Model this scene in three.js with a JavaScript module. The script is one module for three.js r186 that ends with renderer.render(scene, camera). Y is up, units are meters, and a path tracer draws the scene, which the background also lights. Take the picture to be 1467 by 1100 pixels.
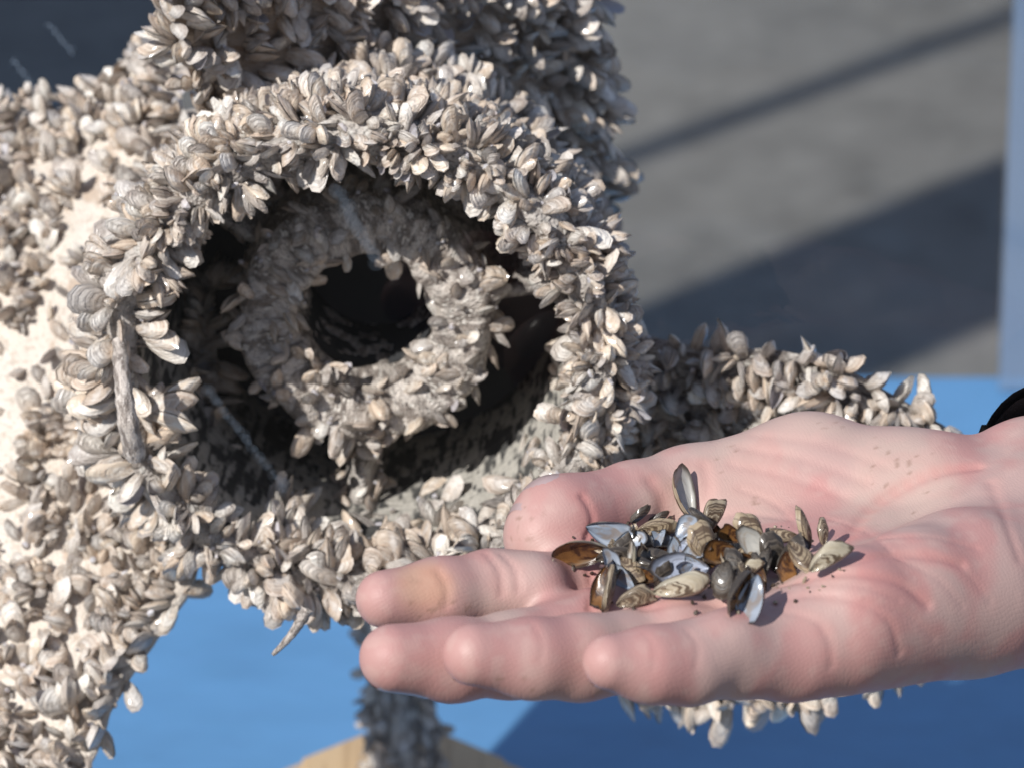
import * as THREE from 'three';

// ---------------------------------------------------------------- camera, sky, sun, exposure
const PITCH = THREE.MathUtils.degToRad(20), FPX = 6520, CX = 733.5, CY = 550, EYE = 1.378;
const scene = new THREE.Scene();
const camera = new THREE.PerspectiveCamera(2 * Math.atan(550 / FPX) * 180 / Math.PI, 1467 / 1100, 0.05, 200);
camera.position.set(0, EYE, 0);
camera.rotation.x = -PITCH;
camera.focus = 1.04;
camera.userData.fStop = 22;
const renderer = new THREE.WebGLRenderer({ antialias: true });
renderer.toneMapping = THREE.LinearToneMapping;
renderer.toneMappingExposure = 1.0;
renderer.shadowMap.enabled = true;
renderer.setSize(1024, 767);

const SUN = new THREE.Vector3(-0.52, 0.58, 0.63).normalize();
{ // clear daylight sky
  const W = 256, H = 128, d = new Float32Array(W * H * 4);
  for (let j = 0; j < H; j++) {
    const el = ((j + 0.5) / H - 0.5) * Math.PI, y = Math.sin(el);
    for (let i = 0; i < W; i++) {
      const az = ((i + 0.5) / W - 0.5) * 2 * Math.PI, x = Math.cos(az) * Math.cos(el), z = Math.sin(az) * Math.cos(el);
      const c = Math.max(0, x * SUN.x + y * SUN.y + z * SUN.z), k = Math.pow(Math.max(0, y), 0.45), glow = 0.35 * Math.pow(c, 10);
      const o = (j * W + i) * 4;
      if (y < 0) { d[o] = 0.12; d[o + 1] = 0.12; d[o + 2] = 0.12; } else {
        d[o] = 0.42 * (1 - k) + 0.13 * k + glow; d[o + 1] = 0.46 * (1 - k) + 0.20 * k + glow; d[o + 2] = 0.52 * (1 - k) + 0.36 * k + glow;
      }
      d[o + 3] = 1;
    }
  }
  const t = new THREE.DataTexture(d, W, H, THREE.RGBAFormat, THREE.FloatType);
  t.mapping = THREE.EquirectangularReflectionMapping; t.magFilter = THREE.LinearFilter; t.needsUpdate = true;
  scene.background = t; scene.environment = t;
  scene.backgroundIntensity = scene.environmentIntensity = 0.95;
}
const sun = new THREE.DirectionalLight(new THREE.Color(1, 0.96, 0.9), 4.85);
sun.target.position.set(0, 0.9, -1.1); sun.position.copy(SUN).multiplyScalar(6).add(sun.target.position);
sun.castShadow = true; sun.shadow.mapSize.set(2048, 2048);
Object.assign(sun.shadow.camera, { left: -2.5, right: 2.5, top: 2.5, bottom: -2.5, near: 0.1, far: 14 });
scene.add(sun, sun.target);

// ---------------------------------------------------------------- helpers
const V = (x, y, z) => new THREE.Vector3(x, y, z);
const RIGHT = V(1, 0, 0), UPV = V(0, Math.cos(PITCH), -Math.sin(PITCH)), FWD = V(0, -Math.sin(PITCH), -Math.cos(PITCH)), BACK = FWD.clone().negate(), CAM = V(0, EYE, 0);
// a measured place: picture coordinates (1467 wide) and distance along the lens axis, in metres
const at = (px, py, D) => CAM.clone().addScaledVector(RIGHT, (px - CX) / FPX * D).addScaledVector(UPV, (CY - py) / FPX * D).addScaledVector(FWD, D);
const toPx = (p) => { const q = p.clone().sub(CAM), D = q.dot(FWD); return [CX + q.x / D * FPX, CY - q.dot(UPV) / D * FPX, D]; };
let seed = 12345;
const rnd = () => { seed = (seed + 0x6d2b79f5) | 0; let t = Math.imul(seed ^ (seed >>> 15), 1 | seed); t = (t + Math.imul(t ^ (t >>> 7), 61 | t)) ^ t; return ((t ^ (t >>> 14)) >>> 0) / 4294967296; };
const rr = (a, b) => a + (b - a) * rnd();
const clamp = (x, a, b) => Math.min(b, Math.max(a, x)), lerp = (a, b, t) => a + (b - a) * t, smooth = (a, b, x) => { const t = clamp((x - a) / (b - a), 0, 1); return t * t * (3 - 2 * t); };
const hash = (x, y, z) => { let h = Math.imul(x | 0, 374761393) ^ Math.imul(y | 0, 668265263) ^ Math.imul(z | 0, 2147483647 - 19); h = Math.imul(h ^ (h >>> 13), 1274126177); h ^= h >>> 16; return (h >>> 0) / 4294967296; };
function noise(x, y, z = 0) {
  const ix = Math.floor(x), iy = Math.floor(y), iz = Math.floor(z), f = (t) => t * t * (3 - 2 * t), u = f(x - ix), v = f(y - iy), w = f(z - iz);
  const a = lerp(lerp(hash(ix, iy, iz), hash(ix + 1, iy, iz), u), lerp(hash(ix, iy + 1, iz), hash(ix + 1, iy + 1, iz), u), v);
  const b = lerp(lerp(hash(ix, iy, iz + 1), hash(ix + 1, iy, iz + 1), u), lerp(hash(ix, iy + 1, iz + 1), hash(ix + 1, iy + 1, iz + 1), u), v);
  return lerp(a, b, w);
}
const fbm = (x, y, z = 0, o = 4) => { let s = 0, a = 0.5; for (let i = 0; i < o; i++) { s += a * noise(x, y, z); x = x * 2.03 + 11.3; y = y * 2.03 + 5.7; z = z * 2.03 + 3.1; a *= 0.5; } return s / (1 - Math.pow(0.5, o)); };
const taken = new Map();
function numbered(n) { const k = taken.get(n) ?? 0; taken.set(n, k + 1); return k ? `${n}_${String(k).padStart(3, '0')}` : n; }
function tag(o, label, category, group, kind) { if (label) o.userData.label = label; if (category) o.userData.category = category; if (group) o.userData.group = group; if (kind) o.userData.kind = kind; return o; }
function thing(name, pos, label, category, group) { const g = new THREE.Group(); g.name = numbered(name); g.position.copy(pos); scene.add(g); return tag(g, label, category, group); }
function part(name, geo, mat, parent) { const m = new THREE.Mesh(geo, mat); m.name = numbered(name); m.castShadow = m.receiveShadow = true; parent.add(m); return m; }
const moved = (geo, p) => geo.translate(-p.x, -p.y, -p.z);
function grid(nu, nv, fn, closeU = false) { // fn(u,v) -> {p, uv, c}
  const pos = [], uv = [], col = [], idx = [];
  for (let j = 0; j <= nv; j++) for (let i = 0; i <= nu; i++) { const r = fn(i / nu, j / nv); pos.push(r.p.x, r.p.y, r.p.z); uv.push(r.uv?.[0] ?? i / nu, r.uv?.[1] ?? j / nv); if (r.c) col.push(...r.c); }
  for (let j = 0; j < nv; j++) for (let i = 0; i < nu; i++) { const a = j * (nu + 1) + i, b = a + 1, c = a + nu + 1, d = c + 1; idx.push(a, b, d, a, d, c); }
  const g = new THREE.BufferGeometry();
  g.setAttribute('position', new THREE.Float32BufferAttribute(pos, 3)); g.setAttribute('uv', new THREE.Float32BufferAttribute(uv, 2));
  if (col.length) g.setAttribute('color', new THREE.Float32BufferAttribute(col, 3));
  g.setIndex(idx); g.computeVertexNormals();
  if (closeU) { const n = g.attributes.normal; for (let j = 0; j <= nv; j++) { const a = j * (nu + 1), b = a + nu, s = V(n.getX(a) + n.getX(b), n.getY(a) + n.getY(b), n.getZ(a) + n.getZ(b)).normalize(); n.setXYZ(a, s.x, s.y, s.z); n.setXYZ(b, s.x, s.y, s.z); } }
  return g;
}
function merge(list) { // {position, normal, uv, color?} indexed geometries
  let nv = 0, ni = 0; for (const g of list) { nv += g.attributes.position.count; ni += g.index.count; }
  const P = new Float32Array(nv * 3), N = new Float32Array(nv * 3), U = new Float32Array(nv * 2), hasC = list.every((g) => g.attributes.color), C = hasC ? new Float32Array(nv * 3) : null, I = new Uint32Array(ni);
  let v = 0, k = 0;
  for (const g of list) { const n = g.attributes.position.count; P.set(g.attributes.position.array, v * 3); N.set(g.attributes.normal.array, v * 3); U.set(g.attributes.uv.array, v * 2); if (C) C.set(g.attributes.color.array, v * 3); const ix = g.index.array; for (let i = 0; i < ix.length; i++) I[k++] = ix[i] + v; v += n; }
  const g = new THREE.BufferGeometry();
  g.setAttribute('position', new THREE.BufferAttribute(P, 3)); g.setAttribute('normal', new THREE.BufferAttribute(N, 3)); g.setAttribute('uv', new THREE.BufferAttribute(U, 2)); if (C) g.setAttribute('color', new THREE.BufferAttribute(C, 3));
  g.setIndex(new THREE.BufferAttribute(I, 1)); return g;
}
function texture(w, h, fn, srgb = true, repeat = true) { // fn(u,v) -> [r,g,b] 0..1 (linear when srgb)
  const d = new Uint8Array(w * h * 4), enc = (c) => (c <= 0.0031308 ? 12.92 * c : 1.055 * Math.pow(c, 1 / 2.4) - 0.055);
  for (let j = 0; j < h; j++) for (let i = 0; i < w; i++) { const c = fn((i + 0.5) / w, (j + 0.5) / h), o = (j * w + i) * 4; for (let k = 0; k < 3; k++) d[o + k] = Math.round(255 * clamp(srgb ? enc(clamp(c[k], 0, 1)) : c[k], 0, 1)); d[o + 3] = 255; }
  const t = new THREE.DataTexture(d, w, h); t.magFilter = THREE.LinearFilter; t.minFilter = THREE.LinearMipmapLinearFilter; if (repeat) t.wrapS = t.wrapT = THREE.RepeatWrapping; if (srgb) t.colorSpace = THREE.SRGBColorSpace; t.needsUpdate = true; return t;
}
const mix3 = (a, b, t) => [lerp(a[0], b[0], t), lerp(a[1], b[1], t), lerp(a[2], b[2], t)];
const std = (o) => new THREE.MeshPhysicalMaterial(o);

// ---------------------------------------------------------------- ground and the shadow casters added beside it
const groundMap = texture(512, 512, (u, v) => {
  const a = fbm(u * 60, v * 60, 1, 3), b = noise(u * 200, v * 200, 4), c = fbm(u * 6, v * 6, 9, 3), k = 0.66 + 0.3 * a + 0.25 * (b - 0.5) + 0.5 * (c - 0.5);
  return [0.222 * k, 0.212 * k, 0.192 * k];
});
groundMap.repeat.set(40, 40);
const ground = new THREE.Mesh(new THREE.PlaneGeometry(120, 120).rotateX(-Math.PI / 2), std({ map: groundMap, roughness: 0.95, specularIntensity: 0.3 }));
ground.name = 'asphalt_ground'; ground.receiveShadow = true; tag(ground, null, null, null, 'structure'); scene.add(ground);
const onGround = (px, py, y = 0) => { const d = at(px, py, 1).sub(CAM); return CAM.clone().addScaledVector(d, (y - EYE) / d.y); };

{ // unseen panels and post added left of the frame to throw long asphalt shadows
  const hs = V(-SUN.x, 0, -SUN.z).normalize(), side = V(hs.z, 0, -hs.x); // away from the sun; to its side
  const grey = std({ color: new THREE.Color(0.3, 0.3, 0.31), roughness: 0.6 });
  const off = (px, py) => onGround(px, py).dot(side), along = (px, py) => onGround(px, py).dot(hs);
  const put = (name, o0, o1, s, h, label, cat) => {
    const w = Math.abs(o1 - o0), p = side.clone().multiplyScalar((o0 + o1) / 2).addScaledVector(hs, s), g = thing(name, p, label, cat);
    const b = part('panel', new THREE.BoxGeometry(w, h, 0.04).translate(0, h / 2, 0), grey, g), f = part('foot', new THREE.BoxGeometry(w + 0.1, 0.03, 0.35).translate(0, 0.015, 0), grey, g);
    b.rotation.y = f.rotation.y = Math.atan2(hs.x, hs.z);
  };
  const s0 = along(1180, 330);
  put('unseen_board', (off(940, 415) + off(1420, 240)) / 2, (off(1290, 530) + off(1420, 468)) / 2, s0 - 2.6, 2.6, 'tall grey board added unseen left of the table to cast a shadow', 'board');
  put('unseen_post', (off(1200, 98) + off(1100, 138)) / 2, (off(1200, 126) + off(1100, 166)) / 2, along(1180, 110) - 3.2, 3.3, 'thin grey post left of the table on the asphalt', 'post');
  const oA = off(200, 140);
  put('unseen_wide_panel', oA, oA + (off(0, 60) - oA > 0 ? 3.2 : -3.2), along(100, 60) - 2.4, 3.4, 'wide grey panel added unseen left of the table to shade the asphalt', 'shadow caster');
}

// ---------------------------------------------------------------- table and clear display case
const TY = 0.75;
{
  const far = onGround(1330, 541, TY).z, left = -0.62, right = 0.62, near = -0.995;
  const cx = (left + right) / 2, cz = (far + near) / 2;
  const t = thing('display_table', V(cx, 0, cz), 'table with a bright blue top under the clear display case', 'table');
  const blueMap = texture(256, 256, (u, v) => { const k = 0.9 + 0.2 * fbm(u * 40, v * 40, 2, 3) + 0.06 * (noise(u * 220, v * 220) - 0.5); return [0.125 * k, 0.30 * k, 0.535 * k]; });
  part('tabletop', new THREE.BoxGeometry(right - left, 0.03, near - far).translate(0, TY - 0.015, 0), std({ map: blueMap, roughness: 0.55, specularIntensity: 0.5 }), t);
  const legM = std({ color: new THREE.Color(0.15, 0.15, 0.16), roughness: 0.5, metalness: 0.6 });
  for (const sx of [-1, 1]) for (const sz of [-1, 1]) part('leg', new THREE.CylinderGeometry(0.018, 0.018, TY - 0.03, 16).translate(sx * (right - left - 0.1) / 2, (TY - 0.03) / 2, sz * (near - far - 0.1) / 2), legM, t);
  // clear case
  const x1 = at(1447, 545, 1.77).x, x0 = -0.32, z1 = -1.0075, z0 = far + 0.012, h = 0.62;
  const k = thing('display_case', V((x0 + x1) / 2, TY, (z0 + z1) / 2), 'clear acrylic display case standing on the blue table around the encrusted propeller', 'display case');
  const clear = std({ color: new THREE.Color(0.97, 0.985, 1), roughness: 0, transmission: 1, thickness: 0, ior: 1.49, specularIntensity: 0.4 });
  const hx = (x1 - x0) / 2, hz = (z1 - z0) / 2;
  tag(part('pane', new THREE.PlaneGeometry(2 * hx, h - 0.004).translate(0, h / 2 + 0.003, hz), clear, k), 'front pane of the case between hand and propeller');
  part('pane', new THREE.PlaneGeometry(2 * hx, h - 0.004).translate(0, h / 2 + 0.003, -hz), clear, k);
  part('pane', new THREE.PlaneGeometry(2 * hz, h - 0.004).rotateY(Math.PI / 2).translate(-hx, h / 2 + 0.003, 0), clear, k);
  part('pane', new THREE.PlaneGeometry(2 * hz, h - 0.004).rotateY(Math.PI / 2).translate(hx + 0.001, h / 2 + 0.003, 0), clear, k);
  const edge = std({ color: new THREE.Color(0.21, 0.27, 0.36), roughness: 0.25 });
  for (const [sx, sz] of [[1, -1]]) tag(part('corner_strip', new THREE.BoxGeometry(0.014, h, 0.006).translate(sx * (hx + 0.009), h / 2 + 0.0015, sz * (hz - 0.003)), edge, k), null);
  // streak reflections in the front pane, painted as rows of pale discs
  const paintedReflM = std({ color: new THREE.Color(0.42, 0.52, 0.66), roughness: 0.8, transparent: true, opacity: 0.008 });
  const gs = [];
  const zP = z1 - 0.0006;
  const onPane = (px, py) => { const d = at(px, py, 1).sub(CAM); return CAM.clone().addScaledVector(d, zP / d.z); };
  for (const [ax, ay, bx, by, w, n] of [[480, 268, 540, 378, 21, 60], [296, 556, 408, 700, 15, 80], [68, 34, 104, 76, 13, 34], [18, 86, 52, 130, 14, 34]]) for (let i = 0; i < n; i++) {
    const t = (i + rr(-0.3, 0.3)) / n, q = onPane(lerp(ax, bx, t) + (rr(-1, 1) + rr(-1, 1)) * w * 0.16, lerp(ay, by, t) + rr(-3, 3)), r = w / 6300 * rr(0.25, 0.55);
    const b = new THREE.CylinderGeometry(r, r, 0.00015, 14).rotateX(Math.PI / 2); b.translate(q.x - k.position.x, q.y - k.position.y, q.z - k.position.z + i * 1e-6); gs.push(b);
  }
  tag(part('painted_reflection', merge(gs), paintedReflM, k), null, null, null, 'stuff');
}

// ---------------------------------------------------------------- mussel shell looks
// one atlas of four columns; the lower half is the outside of a valve, the upper half its inside; v runs from the beak to the rim
const paleMap = texture(1024, 512, (U, W) => {
  const cell = Math.min(3, Math.floor(U * 4)), u = U * 4 - cell, inside = W > 0.5, v = (W * 2) % 1, s = cell * 17.3;
  const ring = fbm(v * 13 + s, u * 1.2 + s, s, 3), ring2 = noise(v * 42 + 1.2 * noise(u * 5, v * 3, s), u * 2, s + 3), chalk = fbm(u * 7, v * 5, s + 8, 4), spot = noise(u * 26, v * 20, s + 5);
  const base = [[0.71, 0.625, 0.535], [0.62, 0.57, 0.515], [0.68, 0.575, 0.465], [0.77, 0.715, 0.645]][cell], brown = [[0.46, 0.34, 0.25], [0.36, 0.305, 0.265], [0.42, 0.275, 0.18], [0.56, 0.46, 0.365]][cell];
  let c = mix3(base, brown, smooth(0.5, 0.75, ring) * 0.55);
  c = mix3(c, brown, smooth(0.62, 0.9, ring2) * 0.25);
  c = mix3(c, [0.85, 0.815, 0.76], smooth(0.48, 0.7, chalk) * 0.65);
  c = mix3(c, [0.30, 0.27, 0.25], smooth(0.72, 0.9, spot) * 0.35);
  if (inside) c = mix3(mix3([0.62, 0.60, 0.60], [0.52, 0.51, 0.56], chalk), brown, smooth(0.55, 0.75, ring) * 0.25);
  return c;
}, true, false);
const ridgeMap = texture(1024, 512, (U, W) => {
  const cell = Math.min(3, Math.floor(U * 4)), u = U * 4 - cell, inside = W > 0.5, v = (W * 2) % 1, s = cell * 7.7;
  const g = 0.34 * noise(v * 24 + 0.9 * noise(u * 4, v * 4, s), u * 2.5, s) + 0.26 * noise(v * 58 + noise(u * 6, v * 5), u * 5, s) + 0.55 * fbm(u * 22, v * 12, s + 4, 4);
  const k = inside ? 0.5 + 0.12 * (g - 0.5) : g; return [k, k, k];
}, false, false);
const wetMap = texture(512, 256, (u, v) => { const k = 0.26 + 0.5 * smooth(0.4, 0.62, fbm(u * 24, v * 12, 3, 3)); return [k, k, k]; }, false, false);
const TINTS = [[1.06, 1.03, 1.02], [1.1, 1.06, 1.03], [0.96, 0.92, 0.91], [1.05, 0.98, 0.93], [1.16, 1.14, 1.12], [0.84, 0.80, 0.79]];
const shellMats = TINTS.map((t) => std({ color: new THREE.Color(...t), map: paleMap, bumpMap: ridgeMap, bumpScale: 0.0008, roughnessMap: wetMap, roughness: 1, specularIntensity: 1, clearcoat: 0.6, clearcoatRoughness: 0.13 }));
const crustShellMat = std({ color: 0xffffff, vertexColors: true, map: paleMap, bumpMap: ridgeMap, bumpScale: 0.0008, roughnessMap: wetMap, roughness: 1, specularIntensity: 1, clearcoat: 0.6, clearcoatRoughness: 0.13 });

// a valve of unit length: beak at x = 0, rounded end at x = 1, bulging to +z
function valve({ W = 0.52, H = 0.2, nu = 12, nv = 5, cell = 0, cellIn = cell, inside = false, flip = false, bend = 0, sd = 1, open = 0, rough = 1 }) {
  const out = [], prof = (x) => Math.pow(x, 0.75) * Math.pow(1 - x, 0.44) / 0.571, sgn = flip ? -1 : 1;
  const surf = (t, v, inn) => {
    const tt = t < 0.5 ? 0.5 * Math.pow(2 * t, 1.0) : 1 - 0.5 * Math.pow(2 * (1 - t), 1.0);
    let x = (1 - Math.cos(2 * Math.PI * tt)) / 2, y = (t < 0.5 ? 0.58 : -0.42) * W * prof(clamp(x, 0, 1));
    const wob = 1 + rough * (0.16 * (noise(t * 7, sd * 3.1, v * 1.5) - 0.5) + (nu > 20 ? 0.10 * (noise(t * 19, sd * 2.3, v) - 0.5) * v : 0));
    x *= wob; y *= wob; x *= v; y *= v;
    let z = H * Math.pow(v, 0.55) * Math.pow(Math.max(0, 1 - Math.pow(v, 2.4)), 0.72) / 0.72 * Math.pow(Math.max(0, Math.sin(Math.PI * t)), 0.3);
    z += rough * H * 0.22 * (noise(v * 9, sd * 5.7, t * 2) - 0.5) * v * (1 - v * 0.7);
    if (inn) z = z * 0.8 - 0.022 * (1 - v * v);
    y += bend * (x - 0.5) * (x - 0.5);
    if (open) { const a = open, yy = y + 0.1; const y2 = yy * Math.cos(a) - z * Math.sin(a); z = yy * Math.sin(a) + z * Math.cos(a); y = y2 - 0.1; }
    return V(x, y, sgn * z);
  };
  for (const inn of inside ? [false, true] : [false]) {
    const g = grid(nu, nv, (a, b) => { const v = lerp(0.02, 1, b); return { p: surf(a, v, inn), uv: [((inn ? cellIn : cell) + lerp(0.03, 0.97, a)) / 4, (inn ? 0.5 : 0) + lerp(0.015, 0.485, v)] }; });
    if (flip === inn) { const ix = g.index.array; for (let i = 0; i < ix.length; i += 3) { const k = ix[i]; ix[i] = ix[i + 1]; ix[i + 1] = k; } }
    g.computeVertexNormals(); out.push(g);
  }
  return out;
}
function mussel(kind, cell, sd, q = {}) {
  const nu = q.nu ?? 12, nv = q.nv ?? 4, W = q.W ?? 0.50 + 0.2 * hash(sd, 1, 1), H = q.H ?? 0.12 + 0.08 * hash(sd, 2, 1), bend = (hash(sd, 3, 1) - 0.6) * 0.3, c = { W, H, nu, nv, bend, sd };
  if (kind === 'pair') return merge([...valve({ ...c, cell, open: 0.03 }), ...valve({ ...c, cell, flip: true, open: 0.03, sd: sd + 0.4 })]);
  if (kind === 'gape') return merge([...valve({ ...c, cell, inside: true, open: q.gape ?? 0.35 }), ...valve({ ...c, cell: q.cell2 ?? cell, inside: true, flip: true, open: q.gape ?? 0.35, sd: sd + 0.4 })]);
  return merge(valve({ ...c, cell, inside: true }));
}
const CRUST = [], HERO = [];
for (let i = 0; i < 16; i++) CRUST.push(mussel(i % 16 === 7 ? 'valve' : 'pair', i % 4, i + 1, { nu: 11, nv: 3 }));
for (let i = 0; i < 24; i++) HERO.push(mussel(i % 6 === 5 ? 'gape' : i % 24 === 3 ? 'valve' : 'pair', i % 4, i + 40, { nu: 16, nv: 5 }));

// crust between the shells
const crustMap = texture(512, 512, (u, v) => {
  const a = fbm(u * 14, v * 14, 1, 5), b = noise(u * 60, v * 60, 6), c = fbm(u * 40, v * 40, 12, 3);
  let k = mix3([0.20, 0.17, 0.15], [0.50, 0.45, 0.405], smooth(0.35, 0.65, a)); k = mix3(k, [0.6, 0.56, 0.51], smooth(0.6, 0.75, c)); return mix3(k, [0.08, 0.07, 0.065], smooth(0.75, 0.95, b) * 0.6);
});
const crustBump = texture(512, 512, (u, v) => { const k = 0.6 * fbm(u * 26, v * 26, 3, 4) + 0.4 * noise(u * 110, v * 110, 8); return [k, k, k]; }, false);
const crustMat = std({ map: crustMap, bumpMap: crustBump, bumpScale: 0.0015, roughness: 0.7, specularIntensity: 0.6 });
const ringMat = std({ map: crustMap, color: new THREE.Color(1.35, 1.33, 1.31), bumpMap: crustBump, bumpScale: 0.0012, roughness: 0.45, specularIntensity: 0.8 });
const limeMap = texture(512, 512, (u, v) => { // dried cream lime film on the bare metal
  const a = fbm(u * 9, v * 9, 21, 5), b = fbm(u * 44, v * 44, 5, 3), s = noise(u * 150, v * 150, 2);
  let k = mix3([0.69, 0.59, 0.50], [0.76, 0.69, 0.61], a); k = mix3(k, [0.47, 0.37, 0.28], smooth(0.55, 0.72, b) * 0.5); k = mix3(k, [0.38, 0.23, 0.13], smooth(0.62, 0.74, fbm(u * 5, v * 5, 31, 5)) * 0.5); return mix3(k, [0.36, 0.3, 0.25], smooth(0.8, 0.95, s) * 0.5);
});
const limeMat = std({ map: limeMap, bumpMap: crustBump, bumpScale: 0.0007, roughness: 0.55, specularIntensity: 0.6 });

// ---------------------------------------------------------------- the propeller
const O = at(511, 538, 1.118);
const yaw = THREE.MathUtils.degToRad(1.5), dip = THREE.MathUtils.degToRad(1.5);
const AZ = V(-Math.sin(yaw) * Math.cos(dip), -Math.sin(dip), Math.cos(yaw) * Math.cos(dip)).normalize(), AX = V(0, 1, 0).cross(AZ).normalize(), AY = AZ.clone().cross(AX);
const hubPt = (r, th, z) => O.clone().addScaledVector(AX, r * Math.cos(th)).addScaledVector(AY, r * Math.sin(th)).addScaledVector(AZ, z);
const prop = thing('boat_propeller', O, 'boat propeller thickly crusted with pale mussel shells inside the clear case', 'propeller');
const spots = []; // {p, n, L, tilt, dir}
function polyAt(prof, s) { let t = s * prof.total, i = 0; while (i < prof.len.length - 1 && t > prof.len[i]) t -= prof.len[i++]; const k = clamp(t / prof.len[i], 0, 1), a = prof.pts[i], b = prof.pts[i + 1]; return [lerp(a[0], b[0], k), lerp(a[1], b[1], k)]; }
const makeProf = (pts) => { const len = pts.slice(1).map((p, i) => Math.hypot(p[0] - pts[i][0], p[1] - pts[i][1])); return { pts, len, total: len.reduce((a, b) => a + b) }; };
function arc(r0, z0, rad, a0, a1, n) { const o = []; for (let i = 0; i <= n; i++) { const a = lerp(a0, a1, i / n); o.push([r0 + rad * Math.cos(a), z0 + rad * Math.sin(a)]); } return o; }
// the hub: a tube whose rounded rim faces the camera
const rimProf = makeProf([[0.0550, -0.016], ...arc(0.0597, -0.0075, 0.0047, Math.PI, 0, 10), [0.0648, -0.018], [0.0615, -0.032], [0.0570, -0.044], [0.0560, -0.084]]);
const bump3 = (p, f, a) => a * (fbm(p.x * f, p.y * f, p.z * f, 3) - 0.5);
function revolve(prof, nth, ns, amp, freq) {
  return moved(grid(nth, ns, (u, v) => {
    const th = u * 2 * Math.PI, [r, z] = polyAt(prof, v), p = hubPt(r, th, z), n = profNormal(prof, v, th);
    p.addScaledVector(n, bump3(hubPt(r, u === 1 ? 0 : th, z), freq, amp)); return { p, uv: [u * 2 * Math.PI * 0.055 / 0.06, v * prof.total / 0.06] };
  }, true), O);
}
function profNormal(prof, s, th) { const a = polyAt(prof, clamp(s - 0.01, 0, 1)), b = polyAt(prof, clamp(s + 0.01, 0, 1)), dr = b[0] - a[0], dz = b[1] - a[1], l = Math.hypot(dr, dz) || 1; return AX.clone().multiplyScalar(Math.cos(th)).addScaledVector(AY, Math.sin(th)).multiplyScalar(-dz / l * -1 * -1).addScaledVector(AZ, dr / l); }
part('hub', revolve(rimProf, 160, 60, 0.003, 160), crustMat, prop);
// the bare inside of the tube: near-black base colour with flakes of pale lime
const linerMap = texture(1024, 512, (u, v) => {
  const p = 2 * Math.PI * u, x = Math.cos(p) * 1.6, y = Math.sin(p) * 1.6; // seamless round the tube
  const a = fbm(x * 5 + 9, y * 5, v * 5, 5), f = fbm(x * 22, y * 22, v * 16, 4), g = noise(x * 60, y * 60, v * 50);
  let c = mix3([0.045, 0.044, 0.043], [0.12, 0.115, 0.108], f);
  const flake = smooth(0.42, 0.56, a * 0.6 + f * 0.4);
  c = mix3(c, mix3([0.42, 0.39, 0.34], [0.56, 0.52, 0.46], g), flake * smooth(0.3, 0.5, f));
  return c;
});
const darkInside = std({ color: new THREE.Color(0.055, 0.055, 0.057), roughness: 0.65, specularIntensity: 0.4 });  // one even near-black colour for the inner surfaces
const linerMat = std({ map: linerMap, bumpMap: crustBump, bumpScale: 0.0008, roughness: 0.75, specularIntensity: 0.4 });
const linerProf = makeProf([[0.0520, -0.085], [0.0551, -0.012]]);
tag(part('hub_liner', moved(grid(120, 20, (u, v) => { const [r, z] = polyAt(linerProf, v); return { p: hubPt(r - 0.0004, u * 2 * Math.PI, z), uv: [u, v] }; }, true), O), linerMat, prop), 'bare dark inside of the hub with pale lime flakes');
part('hub_back', moved(grid(60, 1, (u, v) => ({ p: hubPt(0.0001 + v * 0.056, u * 2 * Math.PI, -0.0845) }), true), O), darkInside, prop);
// the inner ring
const ringProf = makeProf([[0.0175, -0.082], [0.0175, -0.045], ...arc(0.0210, -0.0405, 0.0035, Math.PI, Math.PI / 2, 4), [0.0275, -0.0365], ...arc(0.0287, -0.0405, 0.004, Math.PI / 2, 0, 4), [0.0327, -0.082]]);
part('inner_ring', revolve(ringProf, 150, 70, 0.0045, 210), ringMat, prop);
part('ring_bore', moved(grid(40, 2, (u, v) => ({ p: hubPt(0.0172, u * 2 * Math.PI, lerp(-0.081, -0.05, v)) }), true), O), darkInside, prop);
part('ring_back', moved(grid(40, 1, (u, v) => ({ p: hubPt(0.0001 + v * 0.0175, u * 2 * Math.PI, -0.081) }), true), O), darkInside, prop);
const ribAngles = [-1.62, 0.15, 2.55];
for (const th of ribAngles) part('rib', moved(grid(10, 14, (u, v) => { const a = (u - 0.5) * 2 * Math.PI, r = lerp(0.029, 0.0535, v), w = 0.0045 * Math.cos(a), z = -0.062 + 0.018 * Math.sin(a), t = th + w / r; const p = hubPt(r, t, z); return { p: p.addScaledVector(AX, bump3(p, 200, 0.002)), uv: [u * 0.6, v * 0.4] }; }, true), O), crustMat, prop);
// the shaft behind, and the way it is carried
part('shaft', moved(grid(24, 1, (u, v) => ({ p: hubPt(0.014, u * 2 * Math.PI, lerp(-0.0846, -0.27, v)) }), true), O), crustMat, prop);

// blades: thick twisted plates measured as nets of places
const cr = (p, t) => { const t2 = t * t, t3 = t2 * t; return [2 * t3 - 3 * t2 + 1, t3 - 2 * t2 + t, -2 * t3 + 3 * t2, t3 - t2].reduce((s, w, i) => [s[0] + w * [p[1], half(p[2], p[0]), p[2], half(p[3], p[1])][i][0], s[1] + w * [p[1], half(p[2], p[0]), p[2], half(p[3], p[1])][i][1], s[2] + w * [p[1], half(p[2], p[0]), p[2], half(p[3], p[1])][i][2]], [0, 0, 0]); };
const half = (a, b) => [(a[0] - b[0]) / 2, (a[1] - b[1]) / 2, (a[2] - b[2]) / 2];
function row(pts, t) { const n = pts.length - 1, x = clamp(t, 0, 1) * n, i = Math.min(n - 1, Math.floor(x)); return cr([pts[Math.max(0, i - 1)], pts[i], pts[i + 1], pts[Math.min(n, i + 2)]], x - i); }
const netAt = (net, u, v) => row(net.map((r) => row(r, u)), v);
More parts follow.
